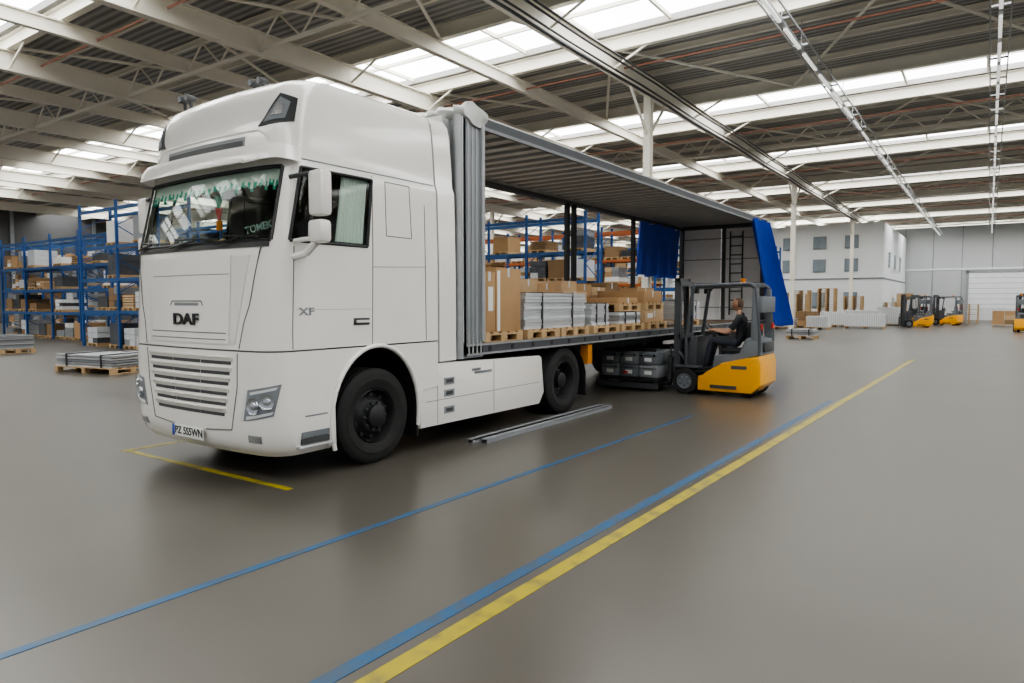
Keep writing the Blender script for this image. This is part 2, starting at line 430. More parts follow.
def qpatch(mb, cs, off, m, ns=10, nz=3, th=0.02, off2=None):
    (b0, b1, t1, t0) = cs; o2 = off if off2 is None else off2
    def rows(dd):
        R = []
        for i in range(nz+1):
            v = i/nz; row = []
            for j in range(ns+1):
                u = j/ns
                s = (b0[0]*(1-u)+b1[0]*u)*(1-v)+(t0[0]*(1-u)+t1[0]*u)*v
                z = (b0[1]*(1-u)+b1[1]*u)*(1-v)+(t0[1]*(1-u)+t1[1]*u)*v
                row.append(PS(s, z, (off*(1-v)+o2*v)-dd))
            R.append(row)
        return R
    A = mb.grid(rows(0), m)
    if th <= 0: return
    B = mb.grid(rows(th), m)
    def stitch(a, b):
        for i in range(len(a)-1): mb.face([a[i], a[i+1], b[i+1], b[i]], m)
    stitch(A[0], B[0]); stitch(A[-1], B[-1]); stitch([r[0] for r in A], [r[0] for r in B]); stitch([r[-1] for r in A], [r[-1] for r in B])
def rpatch(mb, s0, s1, z0, z1, off, m, ns=10, nz=2, th=0.02, off2=None):
    qpatch(mb, [(s0, z0), (s1, z0), (s1, z1), (s0, z1)], off, m, ns, nz, th, off2)
def sline(mb, pts, r=0.005, m=None, sub=6, off=0.0):
    P = []
    for a, b in zip(pts[:-1], pts[1:]):
        for k in range(sub): P.append(PS(a[0]+(b[0]-a[0])*k/sub, a[1]+(b[1]-a[1])*k/sub, off))
    P.append(PS(*pts[-1], off)); mb.tube(P, r, m or seam, 6)

WA, WB = 1.84, 2.45
SS = [0, .25, .5, .75, .9, 1, 1.15, 1.3, 1.45, 1.58, 1.72, WA, 1.92, 2, 2.06, 2.2, 2.33, WB, 2.6, 2.8, 3]
SS = [-s for s in SS[::-1][:-1]]+SS
ZC = [1.25, 1.5, 1.8, 2.05, 2.25, 2.4, 2.6, 2.8, 2.93, 2.98, 3.02, 3.15, 3.35, 3.47, 3.60, 3.66, 3.72, 3.76, 3.79, 3.815, 3.835, 3.85, 3.86]
mb = MB()
def skipc(i, j):
    zm = (ZC[i]+ZC[i+1])/2; sm = abs((SS[j]+SS[j+1])/2)
    return 2.25 < zm < 2.93 and (sm < 1.45 or WA < sm < WB)
V = mb.grid([[P0(s, z) for s in SS] for z in ZC], white, skipc)
for i in range(len(ZC)-1): mb.face([V[i][0], V[i][-1], V[i+1][-1], V[i+1][0]], white)
mb.face(V[-1], white); mb.face(V[0][::-1], dark)
mb.obj('cab_shell', truck, angle=50)
mb = MB()
sE = 2.24
S2 = [s for s in SS if abs(s) < sE]; S2 = [-sE]+S2+[sE]
ZB = [.26, .30, .34, .42, .5, .7, .9, 1.1, 1.235]
V = mb.grid([[PS(s, z, 0.004) for s in S2] for z in ZB], white)
mb.face(V[0][::-1], dark); mb.face(V[-1], dark)
mb.obj('bumper', truck, angle=40)
mb = MB()
AC = (1.35, 0.50)
for sg in (1, -1):
    pts = [(.70, .30), (.78, .30)]
    for k in range(19):
        t = radians(196-206*k/18)
        pts.append((AC[0]+0.60*cos(t), AC[1]+0.72*sin(t)))
    pts += [(2.05, .70), (2.3, .72), (2.3, 1.235), (.70, 1.235)]
    a, b = (0.80, 1.247) if sg > 0 else (-1.247, -0.80)
    mb.prism(pts, 'X', a, b, white)
    A = []
    for k in range(25):
        t = radians(200-214*k/24); A.append((sg*1.252, AC[0]+0.62*cos(t), AC[1]+0.74*sin(t)))
    mb.tube(A, 0.024, white, 10)
    inn = []
    for k in range(25):
        t = radians(200-214*k/24); inn.append((AC[0]+0.595*cos(t), AC[1]+0.715*sin(t)))
    rows = [[(sg*x, p[0], p[1]) for p in inn] for x in (0.6, 1.24)]
    mb.grid(rows, black)
    mb.box(min(sg*.9, sg*1.2), max(sg*.9, sg*1.2), 1.99, 2.01, .18, .62, black)
    x0, x1 = sorted((sg*1.1, sg*1.258))
    mb.box(x0, x1, .38, .70, .365, .42, dark); mb.box(x0, x1, .38, .70, .425, .48, fgrey2)
    mb.box(*sorted((sg*1.1, sg*1.275)), .34, .76, .325, .355, alu, 0.006)
    mb.box(*sorted((sg*1.1, sg*1.262)), .42, .68, .62, .635, greyp, 0.005)
mb.obj('lower_side_panels', truck, angle=50)
mb = MB()
rpatch(mb, -1.42, 1.42, 2.19, 2.25, 0.006, black, 20)
rpatch(mb, -.72, .72, 1.30, 2.12, 0.014, white, 16, 6)
for sg in (1, -1):
    sline(mb, [(sg*1.25, 2.2), (sg*1.1, 1.9), (sg*.92, 1.5), (sg*.86, 1.26)], 0.006, seam, 5, 0.0)
    qpatch(mb, [(sg*.74, 1.3), (sg*.80, 1.3), (sg*.98, 2.12), (sg*.74, 2.12)], 0.006, white2, 3, 5)
sline(mb, [(-.30, 1.66), (-.27, 1.70), (.27, 1.70), (.30, 1.66)], 0.006, seam, 4, 0.014)
rpatch(mb, -.22, .22, 1.655, 1.685, 0.018, greyp, 8, 1, 0.01)
for z in (1.40, 1.34): sline(mb, [(-.68, z), (.68, z)], 0.005, seam, 8, 0.014)
sline(mb, [(-.70, 1.95), (.70, 1.95)], 0.004, greyp, 8, 0.014)
rpatch(mb, -2.2, 2.2, 1.235, 1.253, -0.006, dark, 40, 1, 0.03)
for k in range(6):
    z = 1.13-k*0.098; hwid = .74-.025*k
    for a, b in ((-1, -.36), (-.34, .34), (.36, 1)):
        rpatch(mb, a*hwid, b*hwid, z-.020, z+.012, 0.008, dark, 8, 1, 0.02)
    rpatch(mb, -hwid-.03, hwid+.03, z+.012, z+.052, 0.012, white, 16, 1, 0.03, 0.034)
for sg in (1, -1):
    sline(mb, [(sg*.84, 1.22), (sg*.82, .9), (sg*.72, .50), (sg*.3, .47)], 0.006, seam, 5, 0.004)
    HL = [(sg*.90, .60), (sg*1.54, .66), (sg*1.72, .95), (sg*.97, .89)]
    qpatch(mb, HL, 0.010, greyp, 10, 4, 0.02)
    qpatch(mb, [(sg*.94, .615), (sg*1.50, .675), (sg*1.54, .70), (sg*.95, .645)], 0.015, paper, 10, 1, 0.004)
    qpatch(mb, [(sg*1.02, .845), (sg*1.60, .90), (sg*1.64, .925), (sg*1.02, .87)], 0.015, paper, 10, 1, 0.004)
    for ss_, zz, rr_ in ((1.11, .745, .078), (1.41, .79, .072)):
        c = PS(sg*ss_, zz, 0.013); n = (PS(sg*ss_, zz, 0.1)-PS(sg*ss_, zz, 0)).normalized()
        mb.lathe([(rr_, 0), (rr_, .012), (rr_*.8, .004), (rr_*.45, .003), (rr_*.4, .018), (0, .024)], c, n, chrome, 24)
    qpatch(mb, HL, 0.045, lampglass, 10, 4, 0.0)
    rpatch(mb, sg*.95, sg*1.25, .40, .47, 0.010, greyp, 6, 1); rpatch(mb, sg*.98, sg*1.22, .41, .46, 0.016, chrome, 5, 1, 0.01)
    qpatch(mb, [(sg*.92, 3.32), (sg*1.70, 3.35), (sg*1.7, 3.57), (sg*1.30, 3.62)], 0.012, black, 8, 4)
    qpatch(mb, [(sg*1.02, 3.345), (sg*1.50, 3.37), (sg*1.56, 3.53), (sg*1.34, 3.58)], 0.018, fgrey2, 6, 4, 0.005)
    qpatch(mb, [(sg*1.18, 3.40), (sg*1.42, 3.41), (sg*1.46, 3.50), (sg*1.32, 3.53)], 0.024, chrome, 6, 4, 0.005)
rpatch(mb, -.80, .72, 3.15, 3.245, 0.004, greyp, 14, 1)
rpatch(mb, -.77, .69, 3.16, 3.21, 0.008, dark, 14, 1, 0.01)
sline(mb, [(-1.3, 3.14), (-.9, 3.29), (.9, 3.29), (1.3, 3.14)], 0.012, white, 8, 0.0)
mb.obj('front_detailing', truck)
mb = MB()
rows = []
for off, z in ((0.01, 3.13), (0.10, 3.11), (0.135, 3.03), (0.14, 2.955), (0.12, 2.955), (0.11, 3.02), (0.08, 3.08), (0.01, 3.09)):
    rows.append([PS(s, z, off*(1 if abs(s) < 1.4 else max(.08, (1.95-abs(s))/.55))) for s in [i*0.13 for i in range(-14, 15)]])
mb.grid(rows, white); mb.obj('sun_visor', truck)
mb = MB()
for sg in (1, -1):
    f = lambda y, z: (sg*s_y(y, z), z)
    sline(mb, [f(.30, 2.2), f(.30, 1.26)], 0.005)
    sline(mb, [f(1.28, 1.26), f(1.30, 2.2), f(1.32, 2.98)], 0.005)
    sline(mb, [(sg*1.9, 3.01), f(2.28, 3.01)], 0.008, greyp, 12)
    sline(mb, [f(1.50, 2.38), f(1.50, 2.94), f(1.86, 2.94), f(1.88, 2.38), f(1.50, 2.38)], 0.005)
    sline(mb, [f(2.10, 1.26), f(2.10, 3.0)], 0.005)
    sline(mb, [f(1.30, 2.05), f(2.1, 2.08)], 0.004, greyp)
    sline(mb, [f(.35, 1.62), f(1.28, 1.62)], 0.002, greyp)
    rpatch(mb, sg*s_y(1.03, 1.5), sg*s_y(1.24, 1.5), 1.46, 1.53, 0.006, dark, 3, 1); rpatch(mb, sg*s_y(1.05, 1.5), sg*s_y(1.22, 1.5), 1.485, 1.51, 0.03, white2, 3, 1, .01)
    a, b = sg*WA, sg*WB
    sline(mb, [(a, 2.25), (a, 2.93), (b, 2.93), (b, 2.25), (a, 2.25)], 0.016, black)
    sline(mb, [(sg*2.07, 2.25), (sg*2.07, 2.93)], 0.016, black)
sline(mb, [(-1.45, 2.25), (1.45, 2.25), (1.45, 2.93), (-1.45, 2.93), (-1.45, 2.25)], 0.016, black, 16)
for a, b in ((-1.15, -.35), (-.30, .55), (.5, 1.2)):
    sline(mb, [(a, 2.22), ((a+b)/2, 2.27)], 0.010, black, 4, 0.035); sline(mb, [(a+.05, 2.30), (b, 2.27)], 0.008, black, 5, 0.028)
mb.obj('cab_seams_and_trim', truck)
for nm, (sa, sb) in (('windscreen', (-1.45, 1.45)), ('side_glass_near', (WA, WB)), ('side_glass_far', (-WB, -WA))):
    mb = MB(); qpatch(mb, [(sa, 2.25), (sb, 2.25), (sb, 2.93), (sa, 2.93)], -0.006, glass, 24 if nm == 'windscreen' else 6, 6, 0.0)
    mb.bm.normal_update(); mb.bm.faces.ensure_lookup_table()
    fc = mb.bm.faces[len(mb.bm.faces)//2]; cc = fc.calc_center_median()
    if fc.normal.dot(Vector((cc.x, cc.y-1.3, 0))) < 0: bmesh.ops.reverse_faces(mb.bm, faces=mb.bm.faces)
    mb.obj(nm, truck, recalc=False)
mb = MB()
mb.box(-1.12, 1.12, .36, .78, 1.9, 2.20, dark, 0.03)
mb.box(-1.18, 1.18, 1.85, 1.9, 1.3, 3.05, seatm); mb.box(-1.15, 1.15, .42, 1.85, 3.0, 3.03, seatm); mb.box(-1.18, 1.18, .42, 1.85, 1.28, 1.34, black)
for cx in (-.62, .62):
    mb.box(cx-.25, cx+.25, 1.0, 1.5, 1.7, 1.9, seatm, .05); mb.box(cx-.25, cx+.25, 1.42, 1.6, 1.85, 2.55, seatm, .05); mb.box(cx-.14, cx+.14, 1.45, 1.58, 2.56, 2.78, seatm, .04)
R = [(.62+.23*cos(t*pi/12), .82+.10*sin(t*pi/12), 2.18+.2*sin(t*pi/12)) for t in range(25)]
mb.tube(R, .016, black, 8)
rows_t = []; rows_b = []
for i in range(121):
    s = -1.40+i*2.80/120; zb = 2.80-0.045*abs(sin(i*pi/10)); w = -0.035-.010*(i % 2)
    rows_t.append(PS(s, 2.925, w)); rows_b.append(PS(s, zb, w))
    if i % 5 == 0: mb.ell(PS(s, zb-.015, -.04), .017, .017, .017, teal, 8, 5)
mid = [a*.35+b*.65 for a, b in zip(rows_t, rows_b)]
mb.grid([rows_b, mid, rows_t], fringe, matf=lambda i, j: teal if i == 0 and (j//2) % 2 == 0 else fringe)
for i in range(9):
    p = PS(2.27+i*.020, 2.28, -0.06); q = PS(2.27+i*.020, 2.92, -0.06); mb.cyl(p, q, .020, fringe, 6)
mb.cyl((.12, .31, 2.74), (.12, .31, 2.62), .045, teal, 8, .012); mb.cyl((.12, .31, 2.62), (.12, .31, 2.50), .035, red, 8, .015); mb.cyl((.12, .31, 2.50), (.12, .31, 2.40), .03, amber, 8)
for x in (-.9, -.7, -.45, .35): mb.box(x, x+.12, .38, .46, 2.2, 2.27, (paper, red, teal, greyp)[int(x*10) % 4])
mb.obj('cab_interior', truck)
mb = MB()
rot = Matrix.Rotation(pi/2, 4, 'X')
mb.addmesh(textmesh('TOMEK', .095), boardm, Matrix.Translation((.86, .24, 2.38)) @ Matrix.Rotation(radians(12), 4, 'Z') @ Matrix.Rotation(radians(-10), 4, 'Y') @ rot)
mb.obj('name_board', truck, weld=False, recalc=False)
mb = MB()
mb.addmesh(textmesh('DAF', .155, .006), black, Matrix.Translation((0.02, -.013, 1.52)) @ Matrix.Diagonal((1.55, 1, 1, 1)) @ rot)
side = Matrix.Rotation(pi/2, 4, 'Z') @ rot
mb.addmesh(textmesh('XF', .10, .003), greyp, Matrix.Translation((1.252, .46, 1.60)) @ Matrix.Diagonal((1, 1.5, 1, 1)) @ side)
mb.box(-.27, .27, -.012, .0, .355, .475, paper, 0.004); mb.box(-.275, -.235, -.016, -.005, .358, .472, blue)
mb.addmesh(textmesh('PZ 5S5WN', .105, .002), black, Matrix.Translation((.02, -.0135, .415)) @ rot)
mb.obj('badges_and_number_plate', truck, weld=False, recalc=False)
mb = MB()
for sg in (1, -1):
    x = sg*1.50
    def msh(y0, z0, z1, w):
        a, b = sorted((x-w/2, x+w/2)); mb.box(a, b, y0, y0+.14, z0, z1, white, 0.04)
        mb.box(a+.03, b-.03, y0+.135, y0+.145, z0+.04, z1-.04, chrome)
    msh(.36, 2.46, 2.87, .19); msh(.35, 2.22, 2.43, .19)
    for z in (2.84, 2.26): mb.tube([(sg*1.22, .32, z-.02), (sg*1.34, .38, z), (sg*1.5, .41, z)], .022, dark if z > 2.5 else white, 8)
    mb.tube([(sg*1.23, .33, 2.10), (sg*1.36, .38, 2.13), (sg*1.46, .41, 2.23)], .035, white, 8)
mb.tube([(1.0, .14, 2.98), (1.05, -.04, 2.92)], .02, white, 8)
mb.obj('mirrors', truck)
mb = MB()
for x, y in ((-.98, .62), (-.86, .62), (.16, .72), (.30, .72)):
    z = 3.87
    mb.cyl((x, y, z-.12), (x, y, z+.05), .018, dark, 8); mb.cyl((x, y-.06, z+.06), (x, y+.05, z+.06), .042, dark, 14, .032); mb.cyl((x, y-.063, z+.06), (x, y-.06, z+.06), .032, greyp, 14)
mb.obj('roof_lamps', truck)
mb = MB()
ZFz = [1.0, 1.3, 2.0, 2.95, 3.02, 3.35, 3.60, 3.72, 3.80]
for sg in (1, -1):
    rows = [[Vector((sg*(interp(z, ZZ, HWW)+.0), 2.33, z)), Vector((sg*(interp(z, ZZ, HWW)+.005), 2.62, z)), Vector((sg*(interp(z, ZZ, HWW)-.05), 2.62, z)), Vector((sg*(interp(z, ZZ, HWW)-.05), 2.33, z))] for z in ZFz]
    for r in rows: r.append(r[0].copy())
    V = mb.grid(rows, white); mb.face(V[0][:4], white); mb.face(V[-1][:4], white)
mb.prism([(2.2, 3.74), (2.33, 3.80), (2.62, 3.90), (2.62, 3.80), (2.33, 3.70)], 'X', -1.06, 1.06, white)
mb.obj('rear_air_fairing', truck)
mb = MB()
for x in (-.42, .42): mb.box(x-.05, x+.05, .5, 6.35, .62, .90, chass)
for y in (.6, 1.8, 3.2, 4.6, 6.2): mb.box(-.42, .42, y-.06, y+.06, .66, .86, chass)
mb.box(-.55, .55, .4, 2.2, .55, 1.2, chass, .05)
mb.box(-.5, .5, 4.85, 5.7, .92, 1.0, chass, .02)
mb.cyl((-1, 1.35, .5), (1, 1.35, .5), .09, chass, 12); mb.cyl((-1, 5.26, .5), (1, 5.26, .5), .12, chass, 12); mb.cyl((-.25, 5.26, .5), (.25, 5.26, .5), .24, chass, 16)
mb.box(-1.1, 1.1, 2.35, 2.75, .72, 1.0, chass, .03)
mb.box(-.9, .9, 2.35, 4.5, .45, .62, chass)
mb.obj('tractor_chassis', truck)
mb = MB()
for sg in (1, -1):
    mb.prism([(2.02, .26), (4.5, .24), (4.62, .40), (4.55, .9), (4.50, .93), (2.10, .99), (2.02, .93)], 'X', *sorted((sg*.85, sg*1.235)), white, 0.015)
    xx = sorted((sg*1.2, sg*1.243))
    for (a, b, z0, z1) in ((2.42, 2.60, .72, .80), (2.42, 2.60, .58, .66), (2.42, 2.6, .38, .46), (2.95, 3.12, .84, .87)):
        mb.box(*xx, a, b, z0, z1, greyp); mb.box(*sorted((sg*1.2, sg*1.245)), a+.03, b-.03, z0+.02, z1-.02, dark)
    for y in (2.3, 3.4): mb.box(*sorted((sg*1.2, sg*1.2375)), y, y+.006, .28, .94, seam)
    mb.box(*sorted((sg*1.2, sg*1.2375)), 2.1, 4.5, .55, .556, seam)
    mb.box(*xx, 3.0, 3.35, .80, .83, greyp)
    A = []
    for k in range(17):
        t = radians(178-176*k/16); A.append((5.26+.60*cos(t), .5+.52*sin(t)))
    mb.grid([[(sg*x, p[0], p[1]) for p in A] for x in (.72, 1.23)], chass)
    mb.box(*sorted((sg*.75, sg*1.2)), 5.90, 5.92, .2, .6, black)
mb.obj('side_skirts', truck)
mb = MB()
wheel(mb, (1.22, 1.35, .5), .5, .33, 1); wheel(mb, (-1.22, 1.35, .5), .5, .33, -1)
for sg in (1, -1):
    wheel(mb, (sg*1.20, 5.26, .5), .5, .28, sg, 'rear'); wheel(mb, (sg*.86, 5.26, .5), .5, .28, sg, 'rear')
mb.obj('tractor_wheels', truck)
mb = MB()
for k, (mm, x) in enumerate(((red, -.2), (amber, .1), (black, .35))):
    pts = [(x+.04*cos(t*.9), 2.35+.012*t, 2.0-.5*sin(pi*t/30)+.04*sin(t*.9)) for t in range(31)]
    mb.tube(pts, .012, mm, 6)
mb.obj('air_lines', truck)

# ------------------------------------------------------------------ trailer
trailer = empty('curtainside_trailer', (TX, 6.42, 0))
W = 1.25; LT = 13.55
mb = MB()
mb.box(-W+.06, W-.06, .1, LT, 1.08, 1.15, deckm)
for sg in (1, -1):
    mb.box(*sorted((sg*(W-.06), sg*W)), 0, LT, 1.03, 1.17, dgrey)
    mb.box(*sorted((sg*(W-.03), sg*(W+.012))), 0.05, LT, 1.03, 1.055, steel); mb.box(*sorted((sg*(W-.03), sg*(W+.012))), 0.05, LT, 1.145, 1.17, steel)
    for k in range(26): mb.box(*sorted((sg*(W-.02), sg*(W+.006))), .5+k*.5, .56+k*.5, 1.07, 1.13, black)
    mb.box(*sorted((sg*.42, sg*.54)), 3.2, LT-.1, .82, 1.06, chass)
    mb.box(*sorted((sg*.42, sg*.54)), .2, 3.2, 1.01, 1.08, chass)
for k in range(22): mb.box(-W+.06, W-.06, .8+k*.58, .85+k*.58, 1.0, 1.08, chass)
mb.box(-1.2, 1.2, LT-.1, LT, .6, 1.05, dgrey); mb.box(-1.2, 1.2, LT-.02, LT+.04, .75, .9, red)
for sg in (1, -1): mb.box(*sorted((sg*.5, sg*.62)), 2.95, 3.07, .12, 1.0, steel); mb.box(*sorted((sg*.42, sg*.7)), 2.9, 3.12, .0, .14, steel)
mb.box(1.10, 1.24, 3.15, 3.28, .70, 1.0, M('orange_bracket', (0.6, 0.22, 0.02), .5))
mb.box(-1.2, -.6, 3.4, 6.9, .35, .95, chass, .02); mb.box(-1.22, -1.18, 7.0, 7.9, .45, .6, steel)
mb.cyl((-.3, 3.9, .72), (-.3, 5.1, .72), .17, chass, 16); mb.box(-.1, .4, 3.6, 4.4, .55, .82, chass, .02)
mb.obj('trailer_chassis', trailer)
mb = MB()
mb.box(-W, W, 0, .05, 1.15, 3.95, alu)
for k in range(24): mb.box(-W+.05+k*.105, -W+.09+k*.105, -.02, 0, 1.2, 3.9, alu)
for sg in (1, -1):
    mb.box(*sorted((sg*(W-.14), sg*(W+.0))), -.02, .40, 1.0, 3.9, greyp, .02)
    mb.cyl((sg*(W-.06), -.02, 1.0), (sg*(W-.06), -.02, 3.9), .06, steel, 12)
    for y in (.08, .16, .24, .32): mb.box(*sorted((sg*(W-.01), sg*(W+.008))), y, y+.03, 1.05, 3.85, steel)
    mb.cyl((sg*(W+.02), .36, 1.2), (sg*(W+.02), .36, 3.85), .03, steel, 12)
mb.obj('front_bulkhead', trailer)
mb = MB()
rows = []
for i in range(15):
    t = 2*pi*i/14; row = []
    for j in range(25):
        x = -1.28+2.56*j/24; r = .12+.02*sin(j*1.7+i)+.015*sin(j*3.1+2*i)
        row.append((x, .22+2.2*r*cos(t), 3.95+r*sin(t)))
    rows.append(row)
V = mb.grid(rows, cloth)
mb.face([V[i][0] for i in range(14)], cloth); mb.face([V[i][-1] for i in range(14)], cloth)
mb.obj('folded_roof_tarpaulin', trailer, angle=70)
mb = MB()
for sg in (1, -1):
    mb.box(*sorted((sg*(W-.07), sg*(W+.01))), .3, LT, 3.82, 3.95, dgrey)
    mb.box(*sorted((sg*(W-.0), sg*(W+.025))), .3, LT, 3.80, 3.84, greyp)
    mb.box(*sorted((sg*(W-.13), sg*(W-.07))), .3, LT, 3.90, 3.94, steel)
mb.box(-W, W, .3, LT, 3.955, 3.97, roofun)
for k in range(36): mb.box(-W+.07, W-.07, .6+k*.365, .635+k*.365, 3.91, 3.955, steel)
mb.obj('sliding_roof', trailer)
mb = MB()
for y in (6.6, 6.9, 10.0):
    mb.box(-W, -W+.09, y, y+.1, 1.17, 3.84, chass)
for sg in (1, -1): mb.box(*sorted((sg*(W-.12), sg*W)), LT-.15, LT, 1.1, 3.9, dgrey)
mb.box(-W, W, LT-.15, LT, 3.8, 3.96, dgrey)
mb.obj('posts', trailer)
mb = MB()
door = M('rear_door_white', (0.90, 0.91, 0.91), .5)
mb.box(-W+.12, -.02, LT-.06, LT-.02, 1.16, 3.8, door)
mb.box(.0, W-.12, LT-.06, LT-.02, 1.16, 3.8, door)
for z in (1.5, 2.2, 2.9, 3.5): mb.box(-W+.12, W-.12, LT-.08, LT-.06, z, z+.03, steel)
for x in (.25, .6): mb.box(x, x+.03, LT-.13, LT-.08, 1.3, 3.7, dark)
for k in range(9): mb.box(.25, .63, LT-.13, LT-.09, 1.45+k*.26, 1.48+k*.26, dark)
mb.box(.03, .12, LT-.12, LT-.06, 1.16, 3.8, dark)
mb.obj('rear_doors', trailer)
def curtain(mb, x0, xb, ya, yb, yb2, z0, z1, n=26, skew=0):
    rows = []
    for k in range(13):
        v = k/12; z = z0+(z1-z0)*v; row = []
        for j in range(n*4+1):
            u = j/(n*4)
            y1 = yb2+(yb-yb2)*v; y = ya+skew*(1-v)+(y1-ya-skew*(1-v))*u
            amp = .11+.05*sin(j*.45)*(1-v); x = x0*v+xb*(1-v)+amp*sin(j*pi/2+.4*sin(z*2))*(0.5+.5*sin(u*pi)+.2)
            row.append((x, y, z+.04*sin(j*.35)))
        rows.append(row)
    mb.grid(rows, blue)
mb = MB()
curtain(mb, W+.04, W+.50, 12.0, 13.5, 14.6, 1.05, 3.84, 11, .6)
curtain(mb, -W+.02, -W-.03, 10.5, 13.3, 13.3, 2.40, 3.80, 14)
mb.obj('blue_curtains', trailer, angle=80)
mb = MB()
for y in (8.2, 9.5, 10.8):
    mb.cyl((-1, y, .48), (1, y, .48), .08, chass, 12)
    for sg in (1, -1): wheel(mb, (sg*1.2, y, .48), .48, .36, sg, 'rear', alu)
mb.obj('trailer_wheels', trailer)

# ------------------------------------------------------------------ cargo
def pallet(mb, x0, x1, y0, y1, z, m=None):
    m = m or wood
    n = 5
    for k in range(n):
        w = (y1-y0)/(n*2-1)*1.25; y = y0+(y1-y0-w)*k/(n-1); mb.box(x0, x1, y, y+w, z+.122, z+.144, m)
    for fx in (0, .5, 1):
        x = x0+(x1-x0-.1)*fx
        mb.box(x, x+.1, y0, y1, z+.10, z+.122, m)
        for fy in (0, .5, 1):
            y = y0+(y1-y0-.14)*fy; mb.box(x, x+.1, y, y+.14, z+.022, z+.10, m)
        mb.box(x, x+.1, y0, y1, z, z+.022, m)
def carton(mb, x0, x1, y0, y1, z0, z1, m, label=False):
    mb.box(x0, x1, y0, y1, z0, z1, m, .006)
    ym = (y0+y1)/2; mb.box(x0-.001, x1+.001, ym-.025, ym+.025, z1-.12, z1+.001, wrap)
    if label: mb.box(x1, x1+.003, y0+.1, y0+.1+min(.25, (y1-y0)*.4), z0+(z1-z0)*.35, z0+(z1-z0)*.75, paper)
ZD = 1.152
def cargo(name, fn):
    mb = MB(); fn(mb); return mb.obj(name)
def f(mb):
    pallet(mb, -6.45, -5.30, 6.98, 7.86, ZD); carton(mb, -6.42, -5.33, 7.0, 7.26, ZD+.146, 2.08, card, True)
    carton(mb, -6.42, -5.33, 7.27, 7.85, ZD+.146, 2.14, card)
    mb.box(-5.33, -5.326, 7.3, 7.36, ZD+.15, 2.1, paper)
cargo('carton_pallet', f)
def bundle(mb, x0, x1, y0, y1, z0, z1, m=alu):
    n = int((z1-z0)/.045)
    for k in range(n):
        j = random.uniform(-.012, .012); z = z0+k*(z1-z0)/n
        mb.box(x0, x1+j, y0+j, y1+random.uniform(-.03, .03), z, z+(z1-z0)/n*.93, m if k % 3 else wrap)
    for q in (.25, .75):
        y = y0+(y1-y0)*q; mb.box(x0-.02, x1+.018, y, y+.02, z0, z1+.01, dark)
def f(mb):
    pallet(mb, -6.45, -5.30, 7.98, 8.86, ZD); pallet(mb, -6.45, -5.30, 8.92, 9.78, ZD); bundle(mb, -6.4, -5.36, 8.0, 9.76, ZD+.146, 1.82)
cargo('profile_bundle', f)
def f(mb):
    pallet(mb, -6.45, -5.30, 9.95, 10.9, ZD); bundle(mb, -6.4, -5.36, 9.97, 10.6, ZD+.146, 1.66); carton(mb, -6.4, -5.9, 9.97, 10.8, 1.67, 1.86, card2)
cargo('profile_bundle', f)
def f(mb):
    pallet(mb, -6.45, -5.30, 11.0, 11.95, ZD); bundle(mb, -6.4, -5.36, 11.0, 11.9, ZD+.146, 1.5, steel); pallet(mb, -6.4, -5.36, 11.0, 11.9, 1.515); carton(mb, -6.4, -5.4, 11.05, 11.85, 1.66, 1.76, card)
cargo('mixed_pallet_load', f)
def f(mb):
    pallet(mb, -6.45, -5.30, 12.1, 13.05, ZD); carton(mb, -6.4, -5.36, 12.12, 13.0, ZD+.146, 1.52, card2, True); pallet(mb, -6.4, -5.36, 12.12, 13.0, 1.525); carton(mb, -6.4, -5.4, 12.14, 12.98, 1.67, 1.9, card)
cargo('carton_pallet', f)
def f(mb):
    pallet(mb, -7.60, -6.52, 9.0, 10.8, ZD)
    for k in range(3): carton(mb, -7.58, -6.55, 9.0+k*.6, 9.58+k*.6, ZD+.146, 2.02+.06*(k % 2), (card, card2, card)[k])
cargo('carton_pallet', f)
def f(mb):
    pallet(mb, -7.60, -6.52, 11.0, 13.4, ZD)
    for k in range(4): carton(mb, -7.58, -6.55, 11.0+k*.6, 11.58+k*.6, ZD+.146, 2.08-.05*(k % 3), (card2, card, card2, card3)[k])
cargo('carton_pallet', f)
def f(mb):
    pallet(mb, -7.60, -6.52, 7.0, 8.8, ZD)
    for k in range(3): carton(mb, -7.58, -6.55, 7.0+k*.6, 7.58+k*.6, ZD+.146, 1.75+.08*(k % 2), (card, card2, card)[k])
cargo('carton_pallet', f)
def f(mb):
    pallet(mb, -7.60, -5.4, 14.2, 15.2, ZD); carton(mb, -7.5, -6.5, 14.22, 15.18, ZD+.146, 2.0, card); bundle(mb, -6.45, -5.4, 14.22, 15.18, ZD+.146, 1.7)
cargo('carton_pallet', f)

mb = MB()
x0, x1, y0, y1 = -6.24, -5.02, 11.95, 13.15
mb.box(x0, x1, y0, y1, .20, .25, black, .01)
for fx in (0, .5, 1):
    x = x0+(x1-x0-.1)*fx; mb.box(x, x+.1, y0, y1, .15, .20, black)
mb.box(x0, x1, y0-.02, y0+.03, .05, .15, dark)
for k in range(3):
    for lv in range(2):
        a = x0+.03+k*.395; z = .255+lv*.245
        mb.box(a, a+.38, y0+.03, y0+.57, z, z+.235, fgrey2 if (k+lv) % 2 else greyp, .02); mb.box(a, a+.38, y0+.62, y1-.03, z, z+.235, greyp, .02)
        mb.box(a+.02, a+.36, y0+.02, y0+.03, z+.165, z+.18, dark)
        mb.box(a+.12, a+.26, y0+.015, y0+.03, z+.06, z+.13, paper)
        mb.box(a+.05, a+.08, y0+.01, y0+.03, z+.15, z+.2, chrome); mb.box(a+.30, a+.33, y0+.01, y0+.03, z+.15, z+.2, chrome)
mb.box(x0+.5, x0+.6, y0+.01, y0+.03, .32, .36, red)
for z in (.78, .80): mb.cyl((x0+.1, y0+.1, z-.02), (x1-.1, y0+.15, z-.02), .02, black, 6)
mb.obj('tool_case_pallet')

